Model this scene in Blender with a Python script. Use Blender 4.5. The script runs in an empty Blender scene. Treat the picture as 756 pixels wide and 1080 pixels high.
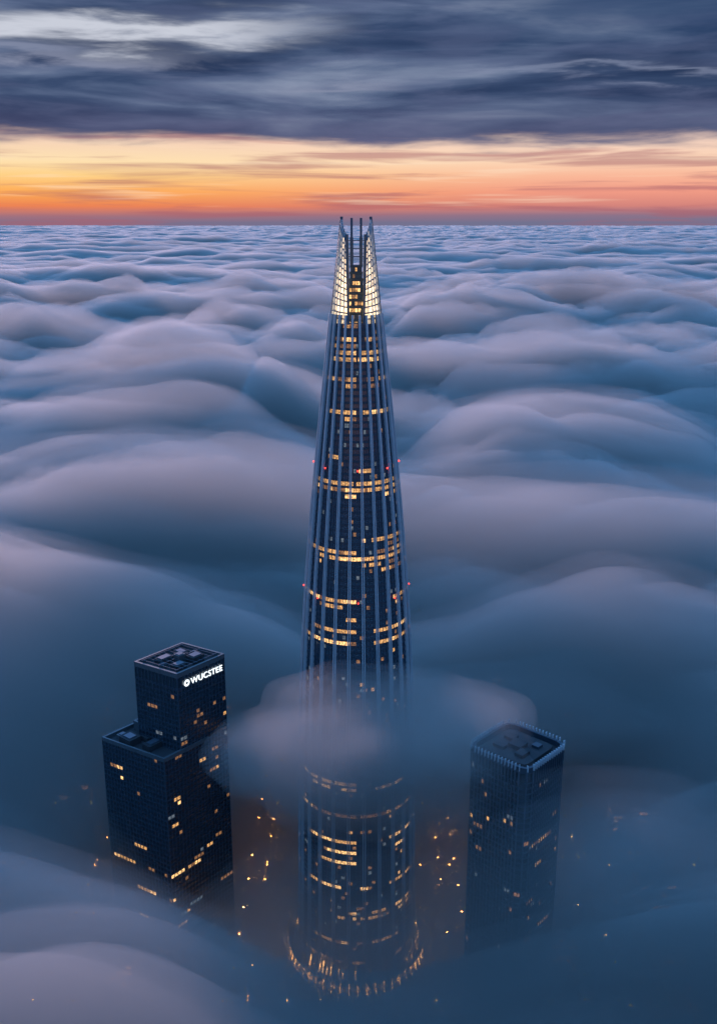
import bpy, bmesh, math, random, numpy as np
from mathutils import Vector
sc=bpy.context.scene
sc.view_settings.view_transform='Standard'
sc.view_settings.look='None'
R=random.Random(11)
def lin(c):
    return tuple(((v/255)/12.92 if v/255<=.04045 else ((v/255+.055)/1.055)**2.4) for v in c)+(1,)

# ---------------------------------------------------------------- helpers
def link(o,parent=None):
    sc.collection.objects.link(o)
    if parent: o.parent=parent
    return o
def empty(name,loc=(0,0,0)):
    e=bpy.data.objects.new(name,None); e.location=loc; e.empty_display_size=5; return link(e)
class MB:
    def __init__(s,mats): s.v=[];s.f=[];s.m=[];s.mats=mats
    def quad(s,a,b,c,d,mi=0):
        n=len(s.v); s.v+= [a,b,c,d]; s.f.append((n,n+1,n+2,n+3)); s.m.append(mi)
    def box(s,c,sx,sy,sz,mi=0,rot=0):
        ca,sa=math.cos(rot),math.sin(rot)
        def P(x,y,z): return (c[0]+x*ca-y*sa,c[1]+x*sa+y*ca,c[2]+z)
        x,y=sx/2,sy/2
        p=[P(-x,-y,0),P(x,-y,0),P(x,y,0),P(-x,y,0),P(-x,-y,sz),P(x,-y,sz),P(x,y,sz),P(-x,y,sz)]
        n=len(s.v); s.v+=p
        for f in [(0,3,2,1),(4,5,6,7),(0,1,5,4),(1,2,6,5),(2,3,7,6),(3,0,4,7)]:
            s.f.append(tuple(n+i for i in f)); s.m.append(mi)
    def prism(s,pts,z0,z1,mi=0,cap=True):
        n=len(s.v); k=len(pts)
        s.v+=[(p[0],p[1],z0) for p in pts]+[(p[0],p[1],z1) for p in pts]
        for i in range(k):
            j=(i+1)%k; s.f.append((n+i,n+j,n+k+j,n+k+i)); s.m.append(mi)
        if cap:
            s.f.append(tuple(n+k+i for i in range(k))); s.m.append(mi)
            s.f.append(tuple(n+i for i in range(k))[::-1]); s.m.append(mi)
    def beam(s,a,b,w,mi=0):
        a=Vector(a);b=Vector(b);d=(b-a).normalized()
        up=Vector((0,0,1)) if abs(d.z)<.9 else Vector((1,0,0))
        x=d.cross(up).normalized()*w/2; y=d.cross(x).normalized()*w/2
        n=len(s.v)
        for q in (a,b):
            s.v+=[tuple(q-x-y),tuple(q+x-y),tuple(q+x+y),tuple(q-x+y)]
        for f in [(0,1,2,3),(7,6,5,4),(0,4,5,1),(1,5,6,2),(2,6,7,3),(3,7,4,0)]:
            s.f.append(tuple(n+i for i in f)); s.m.append(mi)
    def obj(s,name,parent=None):
        me=bpy.data.meshes.new(name); me.from_pydata(s.v,[],s.f)
        for m in s.mats: me.materials.append(m)
        me.polygons.foreach_set('material_index',s.m); me.update()
        return link(bpy.data.objects.new(name,me),parent)
def mat(name,col,rough=.5,metal=0,var=.25,scale=.15,spec=.5):
    m=bpy.data.materials.new(name); m.use_nodes=True; nt=m.node_tree; b=nt.nodes['Principled BSDF']
    tc=nt.nodes.new('ShaderNodeTexCoord'); nz=nt.nodes.new('ShaderNodeTexNoise'); nz.inputs['Scale'].default_value=scale
    nz.inputs['Detail'].default_value=4
    mx=nt.nodes.new('ShaderNodeMix'); mx.data_type='RGBA'
    mx.inputs[6].default_value=tuple(c*(1-var) for c in col[:3])+(1,); mx.inputs[7].default_value=tuple(min(1,c*(1+var)) for c in col[:3])+(1,)
    nt.links.new(tc.outputs['Object'],nz.inputs['Vector']); nt.links.new(nz.outputs['Fac'],mx.inputs[0]); nt.links.new(mx.outputs[2],b.inputs['Base Color'])
    b.inputs['Roughness'].default_value=rough; b.inputs['Metallic'].default_value=metal
    b.inputs['Specular IOR Level'].default_value=spec
    return m
def emat(name,col,st,scale=.35,lo=.35,sample=False):
    m=bpy.data.materials.new(name); m.use_nodes=True; nt=m.node_tree; b=nt.nodes['Principled BSDF']
    b.inputs['Base Color'].default_value=(.05,.05,.05,1)
    tc=nt.nodes.new('ShaderNodeTexCoord'); nz=nt.nodes.new('ShaderNodeTexNoise'); nz.inputs['Scale'].default_value=scale
    nz.inputs['Detail'].default_value=2
    mr=nt.nodes.new('ShaderNodeMapRange'); mr.inputs[1].default_value=.35; mr.inputs[2].default_value=.65
    mr.inputs[3].default_value=st*lo; mr.inputs[4].default_value=st*1.3
    nt.links.new(tc.outputs['Object'],nz.inputs['Vector']); nt.links.new(nz.outputs['Fac'],mr.inputs[0])
    nt.links.new(mr.outputs[0],b.inputs['Emission Strength']); b.inputs['Emission Color'].default_value=(*col,1)
    if not sample: m.cycles.emission_sampling='NONE'
    return m
glass=mat('curtain_wall_glass',(.020,.042,.068),.18,.0,.3,.05,1.0)
glass2=mat('curtain_wall_glass_dark',(.012,.025,.038),.22,.0,.3,.05,.9)
belt=mat('spandrel_panel',(.028,.048,.072),.45,.3)
rib=mat('aluminium_fin',(.46,.52,.58),.35,.35,.15)
ribd=mat('aluminium_mullion',(.08,.11,.15),.4,.5,.15)
roofm=mat('roof_membrane',(.018,.021,.028),.85)
metal=mat('roof_metal',(.10,.12,.14),.5,.5)
conc=mat('concrete',(.09,.10,.11),.85)
W=(1,.50,.16)
lit1=emat('lit_window_bright',(1,.55,.20),1.8,.8,.3)
lit2=emat('lit_window_warm',W,1.0,.8,.3)
lit3=emat('lit_window_dim',(1,.45,.16),.32,.8,.3)
litc=emat('lit_window_cool',(.7,.85,1),.18,.8,.3)
cityl=emat('city_window_light',(1,.46,.14),3.0,.3,.3)
gold=emat('golden_floodlight',(1,.50,.14),14.0,sample=True)
crown_hi=emat('crown_lighting_bright',(1,.70,.38),3.0,.5,.45)
crown_mid=emat('crown_lighting_soft',(1,.70,.44),2.0,.5,.35)
crown_lo=emat('crown_lighting_faint',(.95,.75,.60),1.1,.5,.4)
red=emat('aviation_light_red',(1,.05,.03),5.0)
white=emat('sign_white',(.85,.95,1),1.6,.3,.9)

# ---------------------------------------------------------------- supertall tower
TX,TY=-1.5,665
hs=[0,60,130,284,389,450,498,556]; rs=[45.5,44,42,37.2,27.5,21.3,16.2,10.2]
co=np.polyfit(hs,rs,5)
R0=float(np.polyval(co,490)); 
def rad(h):
    if h<=490: return float(np.polyval(co,h))
    return R0+(9.6-R0)*(h-490)/67
tower=empty('skyscraper_tower',(TX,TY,0))
NP=96
mats=[glass,belt,lit1,lit2,lit3,litc,rib,ribd]
mb=MB(mats)
def P(r,a,z): return (r*math.sin(a),-r*math.cos(a),z)
def y2h(y):
    return 555-(TY-35)*math.tan(math.radians(16.2)+math.atan((y-540)/1050))
bands=[(350,.5),(364,.9),(371,.5),(376,.7),(386,.9),(406,.85),(409,.5),(437,.75),(448,.3),(488,.35),(500,.2),(513,.75),(518,.98),(525,.7),(570,.85),(577,.5),(584,.95),(594,.85),(600,.4),(607,.65),(636,.98),(641,.5),(655,.3),(668,.6),(676,.9),
 (826,.7),(858,.8),(866,.5),(884,.9),(893,.6),(905,.4),(930,.75),(955,.9),(962,.8),(985,.6),(1005,.8)]
bh=[(y2h(y),p) for y,p in bands]
FH=4.25; BH=1.6; z=8.0; floors=[]
while z<490: floors.append(z); z+=FH
for fz in floors:
    z0,z1=fz,fz+FH
    p=.012; c0=R.uniform(-.5,.5); wd=9
    for h,q in bh:
        if abs(h-(fz+2.5))<FH*.52:
            if q>p: p=q; wd=.35+q*1.3
    on=False; kind=3
    r0=rad(z0+BH); r1=rad(z1)
    rb0=rad(z0)
    for j in range(NP):
        a0=2*math.pi*j/NP; a1=2*math.pi*(j+1)/NP
        off=abs(((a0-c0+math.pi)%(2*math.pi))-math.pi)
        pp=p if (off<wd or off>math.pi-.9) else p*.2
        if R.random()<.26 or pp<.1:
            on=R.random()<pp
            kind=R.choices([2,3,4],[.35,.45,.2] if p>.5 else [.10,.35,.55])[0]
        mi=0
        if on: mi=kind
        elif R.random()<.02: mi=4
        elif R.random()<.035: mi=5
        mb.quad(P(r0,a0,z0+BH),P(r0,a1,z0+BH),P(r1,a1,z1),P(r1,a0,z1),mi)
        mb.quad(P(rb0+.25,a0,z0),P(rb0+.25,a1,z0),P(r0+.25,a1,z0+BH),P(r0+.25,a0,z0+BH),1)
        mb.quad(P(r0+.25,a0,z0+BH),P(r0+.25,a1,z0+BH),P(r0,a1,z0+BH),P(r0,a0,z0+BH),1)
        mb.quad(P(rb0,a0,z0),P(rb0,a1,z0),P(rb0+.25,a1,z0),P(rb0+.25,a0,z0),1)
mb.obj('glass_facade',tower)
mb=MB([rib,ribd])
zz=[6+i*(498-6)/40 for i in range(41)]
def fin(a,w,d,mi,zs,rf=rad,inn=.1):
    n=len(mb.v)
    for z in zs:
        r=rf(z); t=w/2/r
        mb.v+=[P(r-inn,a-t,z),P(r+d,a-t*.6,z),P(r+d,a+t*.6,z),P(r-inn,a+t,z)]
    for i in range(len(zs)-1):
        b=n+4*i
        for q in range(4):
            q2=(q+1)%4
            mb.f.append((b+q,b+q2,b+4+q2,b+4+q)); mb.m.append(mi)
    mb.f.append((n+3,n+2,n+1,n)); mb.m.append(mi)
    e=n+4*(len(zs)-1); mb.f.append((e,e+1,e+2,e+3)); mb.m.append(mi)
for k in range(NP):
    a=2*math.pi*k/NP
    if k%4==2:
        fin(a-.018,.85,1.9,0,zz); fin(a+.018,.85,1.9,0,zz)
    else: fin(a,.25,.5,1,zz)
mb.obj('vertical_fins',tower)
# crown blades: straight tapering shards either side of the slots
mb=MB([crown_hi,crown_mid,crown_lo,rib,ribd,glass])
ZB=492; ZTOP=558
nseg=15; cols=6
for s in range(4):
    sx=1 if s in(0,1) else -1; sy=1 if s in(0,3) else -1
    def az(u,z):
        t=(z-ZB)/(ZTOP-ZB); r=rad(z)
        xin=4.9+1.3*t
        a_in=math.asin(min(.95,xin/r)); a_out=math.radians(88)
        a=a_in+(a_out-a_in)*u
        if sy<0: a=math.pi-a
        return a*sx
    def top(u): return ZTOP-11*(1-u)**1.3
    for c in range(cols):
        u0=c/cols;u1=(c+1)/cols
        for i in range(nseg):
            f0=i/nseg;f1=(i+1)/nseg;fm=f0+.78/nseg
            def pt(u,f,dr):
                z=ZB+(top(u)-ZB)*f; return P(rad(z)+dr,az(u,z),z)
            if f0<.2: mi=R.choice([0,0,0,1])
            elif f0<.55: mi=R.choice([0,1,1,1])
            elif f0<.8: mi=R.choice([1,1,2,2])
            elif f0<.92: mi=R.choice([1,2,2])
            else: mi=2 if R.random()<.4 else 5
            mb.quad(pt(u0,f0,-.5),pt(u1,f0,-.5),pt(u1,fm,-.5),pt(u0,fm,-.5),mi)
            mb.quad(pt(u0,fm,-.2),pt(u1,fm,-.2),pt(u1,f1,-.2),pt(u0,f1,-.2),4)
    for c in range(cols+1):
        u=c/cols; edge=c in(0,cols); w=1.1 if edge else .28; d=.8 if edge else .5
        for i in range(nseg):
            n=len(mb.v)
            for f in(i/nseg,(i+1)/nseg):
                z=ZB+(top(u)+(.8 if edge else 0)-ZB)*f; r=rad(z); a=az(u,z); tt=w/2/r
                mb.v+=[P(r-1,a-tt,z),P(r+d,a-tt,z),P(r+d,a+tt,z),P(r-1,a+tt,z)]
            for q in range(4):
                q2=(q+1)%4; mb.f.append((n+q,n+q2,n+4+q2,n+4+q)); mb.m.append(3 if not edge else 4)
            if i==nseg-1: mb.f.append((n+4,n+5,n+6,n+7)); mb.m.append(3)
mb.obj('crown_blades',tower)
mb=MB([glass,belt,lit2,ribd,lit3,lit1])
for f in range(9):
    z=490+f*4.3; hw=5.8-f*.26
    mb.box((0,0,z),2*hw,2*hw,3.2,0); mb.box((0,0,z+3.2),2*hw+.6,2*hw+.6,1.1,1)
    for c in range(5):
        x=-hw+hw*2*(c+.5)/5
        if R.random()<(.8 if f<6 else .4):
            mb.box((x,-hw-.06,z+.5),hw*2/5*.8,.1,2.3,R.choice([2,4,5,2]))
for x,y,zt in((-2.9,-2.5,558),(3.1,-2.5,558),(-2.9,3,555),(3.1,3,555)):
    mb.box((x,y,528),2.2,2.2,zt-528-12,3); mb.box((x,y,zt-12),1.5,1.5,12,3)
for z in (534,539,544):
    mb.beam((-2.6,-2.5,z),(2.9,-2.5,z),.5,3); mb.beam((-2.6,3,z),(2.9,3,z),.5,3)
    mb.beam((-8,0,z),(8,0,z),.45,3)
mb.obj('observation_core',tower)
mb=MB([belt])
mb.prism([P(rad(492)-.6,2*math.pi*i/48,0)[:2] for i in range(48)],490.5,492.5,0)
mb.obj('crown_deck',tower)
# podium
mb=MB([conc,gold,rib,glass2,lit1])
K=96
for k in range(K):
    a0=2*math.pi*k/K;a1=2*math.pi*(k+1)/K; am=(a0+a1)/2
    mb.quad(P(50.5,a0,0),P(50.5,a1,0),P(48.5,a1,11),P(48.5,a0,11),3)
    mb.quad(P(48.5,a0,11),P(48.5,a1,11),P(45,a1,12),P(45,a0,12),0)
    mb.quad(P(53.5,a0,12.1),P(53.5,a1,12.1),P(45,a1,12.6),P(45,a0,12.6),0)
    mb.quad(P(53.5,a0,12.1),P(47,a0,11.8),P(47,a1,11.8),P(53.5,a1,12.1),0)
    mb.beam(P(51.8,am,0),P(47.4,am,24),.7,2)
    if k%2==0: mb.beam(P(52.6,am-.012,1),P(50.4,am-.012,11.6),.8,1)
    if R.random()<.35: mb.beam(P(49.4,am+.016,13),P(47.6,am+.016,13+R.uniform(3,10)),.7,1)
    if R.random()<.7:
        mb.quad(P(50.9,a0+.006,3),P(50.9,a1-.006,3),P(50.2,a1-.006,6.5),P(50.2,a0+.006,6.5),4 if R.random()<.7 else 1)
mb.obj('podium_colonnade',tower)
mb=MB([red])
for h in (y2h(500),y2h(636)):
    for k in (0,1,2,3,4,5,6,7):
        a=math.radians(k*45+2 if k%2==0 else k*45); r=rad(h)+2.2
        p=P(r,a,h); mb.box((p[0],p[1],h),.9,.9,.9,0)
mb.obj('aviation_lights',tower)

# ---------------------------------------------------------------- generic facade
def facade(mb,pts,z0,z1,fh,bay,litp,G=0,B=1,M=2,L=(3,4,5),belt_h=.9,mull=.3,md=.45,belts=.25,mull_every=1):
    k=len(pts); nf=max(1,int((z1-z0)/fh)); fh=(z1-z0)/nf
    for e in range(k):
        a=Vector(pts[e]);b=Vector(pts[(e+1)%k]); d=b-a; Ln=d.length; d/=Ln; nrm=Vector((d.y,-d.x))
        nb=max(1,int(Ln/bay))
        for f in range(nf):
            zb=z0+f*fh; zt=zb+fh; on=False; rowp=litp*R.choice([.1,.3,.6,1,3]); kind=L[0]
            for j in range(nb):
                p=a+d*(Ln*j/nb); q=a+d*(Ln*(j+1)/nb)
                if R.random()<.6: on=R.random()<rowp; kind=R.choice(L)
                mb.quad((p.x,p.y,zb+belt_h),(q.x,q.y,zb+belt_h),(q.x,q.y,zt),(p.x,p.y,zt),kind if on else G)
            ao=a+nrm*belts;bo=b+nrm*belts
            mb.quad((ao.x,ao.y,zb),(bo.x,bo.y,zb),(bo.x,bo.y,zb+belt_h),(ao.x,ao.y,zb+belt_h),B)
            mb.quad((ao.x,ao.y,zb+belt_h),(bo.x,bo.y,zb+belt_h),(b.x,b.y,zb+belt_h),(a.x,a.y,zb+belt_h),B)
        for j in range(0,nb+1,mull_every):
            p=a+d*(Ln*j/nb)
            c=p+nrm*(md/2)
            mb.box((c.x,c.y,z0),mull,md+.02,z1-z0,M,math.atan2(d.y,d.x))
def inset(pts,t):
    c=sum((Vector(p) for p in pts),Vector((0,0)))/len(pts)
    return [tuple(Vector(p)+(c-Vector(p)).normalized()*t) for p in pts]
def roof_kit(mb,pts,z,par=3,rm=1,pm=0):
    i1=inset(pts,1.6); k=len(pts); o=inset(pts,-.5)
    for e in range(k):
        f=(e+1)%k
        mb.quad((*o[e],z-.4),(*o[f],z-.4),(*o[f],z+par),(*o[e],z+par),pm)
        mb.quad((*o[e],z+par),(*o[f],z+par),(*i1[f],z+par),(*i1[e],z+par),pm)
        mb.quad((*i1[f],z-.4),(*i1[e],z-.4),(*i1[e],z+par),(*i1[f],z+par),pm)
    n=len(mb.v); mb.v+=[(*p,z) for p in i1]; mb.f.append(tuple(range(n,n+k))); mb.m.append(rm)

# left office tower
A=Vector((27.6,33)); Bv=Vector((-33,20)); F0=Vector((-123.5,620))
ma=math.atan2(A.y,A.x)
main=[tuple(F0),tuple(F0+A),tuple(F0+A+Bv),tuple(F0+Bv)]
office=empty('office_tower',(0,0,0))
mats=[glass2,belt,ribd,lit1,lit2,lit3,litc]
mb=MB(mats)
facade(mb,main,2,247,3.9,3.0,.05,L=(4,5,5,6,5),belt_h=1.3)
facade(mb,main,247,257,10,3.0,.0,belt_h=2.0)
mb.obj('main_facade',office)
WF=Vector((-133,607.6)); bd=Bv.normalized(); ad=A.normalized()
wing=[tuple(WF),tuple(WF+ad*40),tuple(WF+ad*40+bd*58),tuple(WF+bd*58)]
mb=MB(mats); facade(mb,wing,2,200,3.9,3.0,.075,L=(3,4,4,5,5,6),belt_h=1.3); mb.obj('wing_facade',office)
mb=MB([metal,roofm,conc,ribd,red])
roof_kit(mb,main,257,3.2)
roof_kit(mb,wing,200,2.6)
for u,v,su,sv,h in((.3,.3,9,7,3.5),(.65,.3,10,8,5),(.35,.7,12,7,4),(.72,.72,7,9,3),(.5,.5,6,6,6),(.2,.55,4,5,2.5),(.85,.5,4,8,2.2)):
    c=F0+A*u+Bv*v; mb.box((c.x,c.y,257.0),su,sv,h,1 if su>6 else 0,ma)
    mb.box((c.x,c.y,257.0+h),su*.7,sv*.7,.5,3,ma)
for t in np.linspace(.1,.9,9):
    p=F0+A*t+Bv*.08;q=F0+A*t+Bv*.92; mb.beam((p.x,p.y,260.4),(q.x,q.y,260.4),.3,3)
for t in (.1,.5,.9):
    p=F0+Bv*t+A*.06;q=F0+Bv*t+A*.94; mb.beam((p.x,p.y,260.7),(q.x,q.y,260.7),.3,3)
for u,v,su,sv,h in((8,40,10,12,5),(12,22,14,8,4),(28,50,9,8,7),(10,50,6,5,3),(20,34,12,9,3.5),(30,45,8,14,5)):
    c=WF+ad*u+bd*v; mb.box((c.x,c.y,200.0),su,sv,h,1 if su>9 else 0,ma)
    mb.box((c.x,c.y,200.0+h),su*.6,sv*.6,.6,3,ma)
mb.obj('rooftop_plant',office)
nrm=Vector((ad.y,-ad.x))
tx=bpy.data.curves.new('sign_text','FONT'); tx.body='WUCSTEE'; tx.size=6.2; tx.extrude=.25; tx.space_character=1.06; tx.offset=.0
to=bpy.data.objects.new('sign_letters',tx); link(to,office); tx.materials.append(white)
p=F0+ad*11.2+nrm*.95
to.location=(p.x,p.y,248.6); to.rotation_euler=(math.radians(90),0,ma)
mb=MB([white,glass2])
c=F0+ad*7.6+nrm*.9
n=20
def ringpts(r): return [(c.x+ad.x*r*math.cos(2*math.pi*i/n),c.y+ad.y*r*math.cos(2*math.pi*i/n),250.8+r*math.sin(2*math.pi*i/n)) for i in range(n)]
o=ringpts(2.5); q=ringpts(1.1)
for i in range(n): mb.quad(o[i],o[(i+1)%n],q[(i+1)%n],q[i],0)
mb.obj('sign_mark',office)

# right office tower
rt=empty('finned_office_tower',(0,0,0))
C=Vector((100,560)); s=43.5; a=math.radians(-43); ch=5.5
def loc(x,y): return (C.x+x*math.cos(a)-y*math.sin(a),C.y+x*math.sin(a)+y*math.cos(a))
h=s/2
fp=[loc(-h+ch,-h),loc(h-ch,-h),loc(h-ch*.3,-h+ch*.3),loc(h,-h+ch),loc(h,h-ch),loc(h-ch*.3,h-ch*.3),loc(h-ch,h),loc(-h+ch,h),loc(-h+ch*.3,h-ch*.3),loc(-h,h-ch),loc(-h,-h+ch),loc(-h+ch*.3,-h+ch*.3)]
mb=MB(mats)
facade(mb,fp,2,229,4.0,2.4,.06,L=(4,5,5,6),mull=.35,md=.9,belt_h=1.3)
mb.obj('facade',rt)
mb=MB([glass2,ribd,rib,roofm,metal,conc,red,belt])
facade(mb,fp,229,238,9,2.4,0,G=0,B=7,M=1,mull=.45,md=1.2)
roof_kit(mb,fp,236.5,3.5,rm=3,pm=7)
k=len(fp)
for e in range(k):
    p0=Vector(fp[e]);p1=Vector(fp[(e+1)%k]); L_=(p1-p0).length; nb=max(1,int(L_/2.4))
    for j in range(nb):
        p=p0+(p1-p0)*(j/nb); dd=(p1-p0).normalized(); nn=Vector((dd.y,-dd.x))
        c=p+nn*.9; mb.box((c.x,c.y,238.02),.35,1.4,4.2,2,math.atan2(dd.y,dd.x))
i2=inset(fp,6.5)
mb.prism(i2,236.6,238.8,3)
for x,y,sx,sy,hh in((0,0,9,9,2.8),(-9,6,7,6,2),(8,-7,6,8,2.4),(9,8,5,5,1.6),(-8,-8,8,4,2.2)):
    q=loc(x,y); mb.box((q[0],q[1],238.8),sx,sy,hh,3 if sx>5.5 else 7,a)
mb.obj('crown_and_roof',rt)

# ---------------------------------------------------------------- ground, roads, city
def sheet(name,x0,y0,x1,y1,z,m):
    b=MB([m]); b.quad((x0,y0,z),(x1,y0,z),(x1,y1,z),(x0,y1,z)); return b.obj(name)
gm=mat('city_ground',(.045,.05,.05),.9,0,.4,.02)
asph=mat('asphalt',(.05,.05,.052),.8,0,.2,.1)
pave=mat('pavement',(.16,.16,.16),.85)
sheet('ground',-200000,-200000,200000,200000,0,gm)
xs=[-330,-225,-88,78,190,300]; ys=[500,592,752,850,950,1060]
roads=MB([asph]); pv=MB([pave]); marks=MB([mat('road_paint',(.7,.7,.68),.7)])
for x in xs: roads.box((x,800,.0),18,900,.02)
for k_,y in enumerate(ys): roads.quad((-500,y-8,.03),(450,y-8,.03),(450,y+8,.03),(-500,y+8,.03))
roads.obj('roads')
for x in xs:
    for i in range(90): marks.box((x,355+i*10,.034),.2,4,.004)
marks.obj('road_markings')
for x in xs:
    for i,y in enumerate(ys[:-1]):
        for sx in(-11,11):
            pv.box((x+sx,(y+ys[i+1])/2,0),3.6,ys[i+1]-y-20,.13)
pv.obj('pavements')
lamp=emat('street_lamp_glow',(1,.40,.10),85,.01,.9,sample=True)
sl=MB([ribd,lamp])
for x in xs:
    for i in range(30):
        for sx in(-10,10):
            y=360+i*34+R.uniform(-7,7)
            if R.random()<.3 or abs(x)>230: continue
            sl.box((x+sx,y,.1),.25,.25,9,0); sl.beam((x+sx,y,9),(x+sx*.75,y,9.4),.2,0); sl.box((x+sx*.72,y,9.1),1.4,.9,.25,1)
for y in ys:
    for i in range(30):
        x=-400+i*27+R.uniform(-6,6)
        if R.random()<.3 or abs(x)>300: continue
        sl.box((x,y+9,.1),.25,.25,9,0); sl.box((x,y+7.4,9.1),.9,1.4,.25,1)
sl.obj('street_lamps')
def low(w,d,hh,seed):
    b=MB([conc,belt,ribd,cityl,lit1,lit2,litc,roofm,metal])
    pts=[(-w/2,-d/2),(w/2,-d/2),(w/2,d/2),(-w/2,d/2)]
    facade(b,pts,.1,hh,3.6,3.6,.16,L=(3,3,4,4,5),mull=.4)
    roof_kit(b,pts,hh,1.2,rm=7,pm=0)
    for _ in range(4):
        b.box((R.uniform(-w*.3,w*.3),R.uniform(-d*.3,d*.3),hh+.02+.01*_),R.uniform(3,7),R.uniform(3,7),R.uniform(1.5,4),8)
    o=b.obj('apartment_block'); return o.data,o
protos=[low(22,30,34,1),low(30,22,52,2),low(18,18,70,3),low(34,40,24,4),low(40,24,18,5)]
used=[False]*5
def hit(x,y):
    if math.hypot(x-TX,y-TY)<84: return True
    if -205<x<-75 and 585<y<705: return True
    if abs(x-100)<60 and abs(y-560)<58: return True
    return min(abs(x-q) for q in xs)<31 or min(abs(y-q) for q in ys)<29
cells=[]
y=465
while y<1100:
    x=-420
    while x<400:
        cells.append((x+R.uniform(-3,3),y+R.uniform(-3,3))); x+=44
    y+=46
for x,y in cells:
    if hit(x,y): continue
    i=R.randrange(5); me,o=protos[i]
    if used[i]: o=link(bpy.data.objects.new('apartment_block',me))
    used[i]=True
    o.location=(x,y,0); o.rotation_euler=(0,0,R.choice([0,math.pi/2,math.pi])); o.scale=(1,1,R.uniform(.7,1.3))
for i,u in enumerate(used):
    if not u: bpy.data.objects.remove(protos[i][1])

# ---------------------------------------------------------------- cloud sea
rng=np.random.RandomState(7)
perm=rng.permutation(256); perm=np.concatenate([perm,perm,perm])
ang=rng.rand(256)*2*np.pi; gx=np.cos(ang); gy=np.sin(ang)
def perlin(x,y):
    xi=np.floor(x).astype(int); yi=np.floor(y).astype(int)
    xf=x-xi; yf=y-yi; xi&=255; yi&=255
    u=xf**3*(xf*(xf*6-15)+10); v=yf**3*(yf*(yf*6-15)+10)
    def g(ix,iy,dx,dy):
        h=perm[perm[ix&255]+(iy&255)]; return gx[h]*dx+gy[h]*dy
    a=g(xi,yi,xf,yf); b=g(xi+1,yi,xf-1,yf); c=g(xi,yi+1,xf,yf-1); d=g(xi+1,yi+1,xf-1,yf-1)
    return ((a*(1-u)+b*u)*(1-v)+(c*(1-u)+d*u)*v)*1.5
def ss(e0,e1,x):
    t=np.clip((x-e0)/(e1-e0),0,1); return t*t*(3-2*t)
def gauss(x,y,cx,cy,sx,sy): return np.exp(-((x-cx)/sx)**2-((y-cy)/sy)**2)
def billow(n,e=0.10): return np.sqrt(n*n+e*e)
def H(x,y,o=0,fine=1):
    wx=x+150*perlin(x/600+3+o,y/400+9)+50*perlin(x/220+3,y/130+9+o); wy=y+110*perlin(x/900+30,y/500+19+o)+42*perlin(x/330+7+o,y/120+5)
    wy=wy+.12*wx
    r=np.sqrt(x*x+y*y)
    nr=.4+.6*ss(650,1050,r)
    h=200+0*x
    h+=200*(billow(perlin(wx/1300+5+o,wy/430+2),.07)-.25)*ss(800,1500,r)*(1-.6*ss(4000,9000,r))
    h+=165*(billow(perlin(wx/760+15,wy/200+42+o),.05)-.25)*(1-.7*ss(2600,8000,r))*nr
    h+=fine*80*(billow(perlin(wx/400+1,wy/90+4+o),.05)-.22)*(1-.55*ss(3000,10000,r))*nr
    h+=fine*32*(billow(perlin(wx/170+31,wy/48+4+o),.05)-.2)*(1-ss(3000,6500,r))*nr
    h+=70*(billow(perlin(wx/2600+18,wy/330+17+o),.05)-.25)*ss(2500,6000,r)
    h+=120*(billow(perlin(wx/7500+8,wy/1200+7+o),.06)-.25)*ss(2500,6000,r)
    hole=np.clip(1.5*gauss(x,y,-5,615,175,125),0,1)
    h=h*(1-hole)+88*hole
    left=1-ss(-130,-10,x)
    h+=left*(38*(1-ss(440,530,y+18*perlin(x/90,y/90+3))))
    h+=72*gauss(x,y,190,780,190,60)+38*gauss(x,y,-50,780,120,45)
    return h
def axis(lo,hi,n,k,c):
    a=math.asinh((lo-c)/k); b=math.asinh((hi-c)/k)
    return c+k*np.sinh(np.linspace(a,b,n))
def scatter(name,dens,col=(.96,.975,1),an=.35):
    mt=bpy.data.materials.new(name); mt.use_nodes=True; nt=mt.node_tree; nt.nodes.clear()
    out=nt.nodes.new('ShaderNodeOutputMaterial'); vs=nt.nodes.new('ShaderNodeVolumeScatter')
    vs.inputs['Density'].default_value=dens; vs.inputs['Color'].default_value=(*col,1); vs.inputs['Anisotropy'].default_value=an
    nt.links.new(vs.outputs[0],out.inputs['Volume']); return mt
def volume_sheet(name,X,Y,fn,mt,zb=.5):
    gxx,gyy=np.meshgrid(X,Y); Z=fn(gxx,gyy)
    nx,ny=len(X),len(Y)
    V=np.stack([gxx.ravel(),gyy.ravel(),Z.ravel()],1)
    i=np.arange(nx*ny).reshape(ny,nx)
    F=np.stack([i[:-1,:-1],i[:-1,1:],i[1:,1:],i[1:,:-1]],-1).reshape(-1,4)
    off=nx*ny
    per=list(i[0,:])+list(i[1:,-1])+list(i[-1,-2::-1])+list(i[-2:0:-1,0])
    pv=V[per].copy(); pv[:,2]=zb
    V=np.vstack([V,pv]); m=len(per)
    faces=[tuple(f) for f in F.tolist()]
    for k in range(m):
        k2=(k+1)%m
        faces.append((off+k,off+k2,int(per[k2]),int(per[k])))
    faces.append(tuple(off+k for k in range(m))[::-1])
    me=bpy.data.meshes.new(name); me.from_pydata(V.tolist(),[],faces); me.update()
    me.materials.append(mt)
    return link(bpy.data.objects.new(name,me))
sea=empty('cloud_sea')
X=axis(-60000,60000,460,600,0); Y=axis(-1500,120000,620,800,700)
v=volume_sheet('dense_cloud',X,Y,lambda x,y:H(x,y)-4,scatter('cloud_vapour',.0125)); v.parent=sea
X=np.linspace(-1500,1500,300); Y=np.linspace(-500,3000,330)
def mist(x,y):
    e=ss(1000,1480,np.abs(x))+ss(1800,2980,y)
    return np.maximum(60,H(x,y,0,.5)+15+16*perlin(x/260+5,y/120+77)-110*np.clip(e,0,1))
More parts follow.
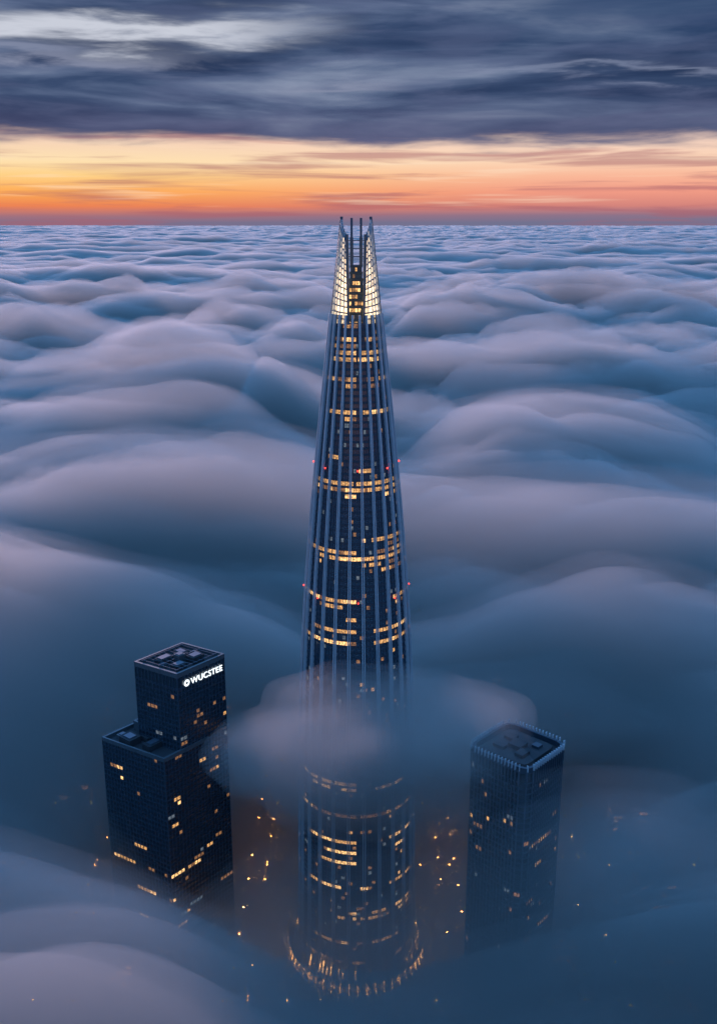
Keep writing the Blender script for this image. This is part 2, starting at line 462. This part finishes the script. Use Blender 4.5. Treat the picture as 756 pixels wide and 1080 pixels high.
v=volume_sheet('soft_mist',X,Y,mist,scatter('mist_vapour',.0020),zb=20); v.parent=sea
def blob(name,c,rad_,seed,mt,tilt=0,wob=.36):
    bm=bmesh.new(); bmesh.ops.create_icosphere(bm,subdivisions=5,radius=1)
    for q in bm.verts:
        p=q.co
        n1=perlin(np.array([p.x*1.5+seed]),np.array([p.z*1.3+p.y*1.1]))[0]
        n2=perlin(np.array([p.x*3.4+seed+9]),np.array([p.z*3+p.y*2.4]))[0]
        f=1+wob*n1+wob*.4*n2
        q.co=Vector((p.x*rad_[0]*f,p.y*rad_[1]*f,p.z*rad_[2]*f))
    me=bpy.data.meshes.new(name); bm.to_mesh(me); bm.free(); me.materials.append(mt)
    o=link(bpy.data.objects.new(name,me)); o.location=c; o.rotation_euler=(tilt,0,0); return o
wm=scatter('wisp_vapour',.0038); wm2=scatter('veil_vapour',.0020)
i=0
for c,r,t,m_,ks,sd,wb in [((14,584,222),(80,78,43),-.35,wm,(1.32,1.18,1.04,.9,.75,.6,.42),31.2,.2),
                    ((150,715,172),(190,62,48),0,wm,(1.1,.85,.6),7.7,.2),
                    ((140,492,128),(170,66,92),-.2,wm2,(1.3,1.15,1.0,.8,.6,.4),13.3,.2)]:
    for sc_k in ks:
        o=blob('cloud_wisp_%d'%i,c,tuple(q*sc_k for q in r),sd+sc_k*.5,m_,t,wb); o.parent=sea; i+=1

# ---------------------------------------------------------------- world
w=bpy.data.worlds.new('World'); sc.world=w; w.use_nodes=True; nt=w.node_tree; bg=nt.nodes['Background']
N=nt.nodes.new; Lk=nt.links.new
def M(op,a,b=None,c=None,clamp=False):
    n=N('ShaderNodeMath'); n.operation=op; n.use_clamp=clamp
    for i,v in enumerate((a,b,c)):
        if v is None: continue
        if isinstance(v,(int,float)): n.inputs[i].default_value=v
        else: Lk(v,n.inputs[i])
    return n.outputs[0]
def SM(v,a,b,lo=0,hi=1):
    n=N('ShaderNodeMapRange'); n.interpolation_type='SMOOTHSTEP'; Lk(v,n.inputs[0])
    n.inputs[1].default_value=a;n.inputs[2].default_value=b;n.inputs[3].default_value=lo;n.inputs[4].default_value=hi; return n.outputs[0]
def ramp(v,data):
    cr=N('ShaderNodeValToRGB'); Lk(v,cr.inputs[0]); e=cr.color_ramp.elements
    e[0].position=0;e[1].position=1
    for p,c in data[1:-1]: e.new(p)
    for q,(p,c) in zip(e,data): q.position=p; q.color=c
    return cr.outputs[0]
def mix(f,a,b):
    n=N('ShaderNodeMix'); n.data_type='RGBA'
    for i,v in ((0,f),(6,a),(7,b)):
        if isinstance(v,(tuple,float,int)): n.inputs[i].default_value=v
        else: Lk(v,n.inputs[i])
    return n.outputs[2]
tc=N('ShaderNodeTexCoord'); sp=N('ShaderNodeSeparateXYZ'); Lk(tc.outputs['Generated'],sp.inputs[0])
x,z=sp.outputs['X'],sp.outputs['Z']
def noise(sx,sz,scale,detail=5,rough=.55,off=0,dist=0):
    cb=N('ShaderNodeCombineXYZ'); Lk(M('MULTIPLY_ADD',x,sx,off),cb.inputs[0]); Lk(M('MULTIPLY',sp.outputs['Y'],sx),cb.inputs[1]); Lk(M('MULTIPLY',z,sz),cb.inputs[2])
    n=N('ShaderNodeTexNoise'); n.inputs['Scale'].default_value=scale; n.inputs['Detail'].default_value=detail; n.inputs['Roughness'].default_value=rough; n.inputs['Distortion'].default_value=dist
    Lk(cb.outputs[0],n.inputs['Vector']); return n.outputs['Fac']
zn=M('DIVIDE',z,.1,clamp=True)
left=ramp(zn,[(0,lin((122,112,140))),(.06,lin((164,114,126))),(.15,lin((238,132,84))),(.28,lin((255,174,88))),(.42,lin((255,210,136))),(.55,lin((255,226,178))),(.75,lin((245,208,185))),(1,lin((190,155,162)))])
right=ramp(zn,[(0,lin((112,114,144))),(.07,lin((142,116,138))),(.15,lin((212,132,124))),(.28,lin((242,156,134))),(.42,lin((250,184,154))),(.55,lin((252,212,182))),(.75,lin((248,214,196))),(1,lin((190,158,172)))])
band=mix(SM(x,-.3,.25),left,right)
s1=noise(3.2,60,1.5,5,.5,3,.4)
band=mix(M('MULTIPLY',SM(s1,.50,.66),.6),band,lin((168,100,112)))
s1b=noise(2,50,2.6,3,.5,13,.2)
band=mix(M('MULTIPLY',M('MULTIPLY',SM(s1b,.54,.70),.4),SM(z,.008,.02)),band,lin((255,228,198)))
c1=noise(2.6,20,1.8,6,.5,0,.3); c2=noise(1.2,14,1.6,4,.5,21,.5); c3=noise(5,38,1.9,6,.55,41,.3)
cl=ramp(c1,[(0,lin((24,42,72))),(.38,lin((38,56,90))),(.50,lin((58,76,110))),(.60,lin((90,106,138))),(.72,lin((132,144,170))),(1,lin((176,184,204)))])
cl=mix(M('MULTIPLY',SM(c3,.42,.66),.4),cl,lin((94,104,138)))
low_=SM(z,.07,.12,1,0)
cl=mix(M('MULTIPLY',low_,.65),cl,mix(c3,lin((54,62,98)),lin((110,106,138))))
tr=M('MULTIPLY',SM(x,-.02,.25),SM(z,.13,.19))
cl=mix(M('MULTIPLY',tr,.6),cl,lin((28,62,102)))
def streak(zc,slope,wd,x0,x1,x2,x3,amt,colr,nz=.02):
    t=M('MULTIPLY_ADD',M('SUBTRACT',c3,.5),nz,z)
    t=M('MULTIPLY_ADD',M('SUBTRACT',c2,.5),nz,t)
    t=M('SUBTRACT',t,M('MULTIPLY_ADD',x,slope,zc)); t=M('DIVIDE',t,wd); t=M('POWER',M('ABSOLUTE',t),2.0)
    g=M('EXPONENT',M('MULTIPLY',t,-1.0))
    m=M('MULTIPLY',M('MULTIPLY',g,amt),M('MULTIPLY',SM(x,x0,x1),SM(x,x2,x3,1,0)))
    return m
cl=mix(streak(.172,.055,.0120,-.5,-.30,-.16,.02,.95,0,.06),cl,lin((206,210,222)))
cl=mix(streak(.146,.03,.004,-.5,-.3,-.24,-.10,.5,0,.04),cl,lin((150,156,180)))
cl=mix(streak(.132,-.01,.0055,.06,.14,.35,.5,.55,0,.07),cl,lin((134,144,172)))
cl=mix(streak(.122,.02,.0035,-.10,-.04,.0,.06,.55,0,.03),cl,lin((146,152,176)))
edge=M('MULTIPLY_ADD',M('SUBTRACT',c3,.5),.025,z)
edge=M('MULTIPLY_ADD',M('SUBTRACT',c1,.5),.03,edge)
lowsky=mix(SM(edge,.066,.082),band,cl)
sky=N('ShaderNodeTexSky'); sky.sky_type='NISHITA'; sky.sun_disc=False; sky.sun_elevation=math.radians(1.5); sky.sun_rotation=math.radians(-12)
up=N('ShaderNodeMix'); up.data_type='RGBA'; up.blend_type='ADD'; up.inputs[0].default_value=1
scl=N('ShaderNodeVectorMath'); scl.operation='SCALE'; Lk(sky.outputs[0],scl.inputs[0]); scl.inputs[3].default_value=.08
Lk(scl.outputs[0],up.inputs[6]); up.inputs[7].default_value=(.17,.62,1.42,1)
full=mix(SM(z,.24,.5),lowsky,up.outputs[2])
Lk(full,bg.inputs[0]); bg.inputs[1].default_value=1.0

s=bpy.data.lights.new('sun','SUN'); s.energy=2.2; s.color=(1,.65,.68); s.angle=math.radians(8)
so=link(bpy.data.objects.new('sun',s)); so.rotation_euler=(math.radians(-85),0,math.radians(20))
cam=bpy.data.cameras.new('camera'); co_=link(bpy.data.objects.new('camera',cam)); sc.camera=co_
cam.sensor_fit='VERTICAL'; cam.sensor_height=24; cam.lens=24*1050/1080; cam.clip_end=400000; cam.clip_start=1
co_.location=(0,0,555); co_.rotation_euler=(math.radians(90-16.2),0,0)
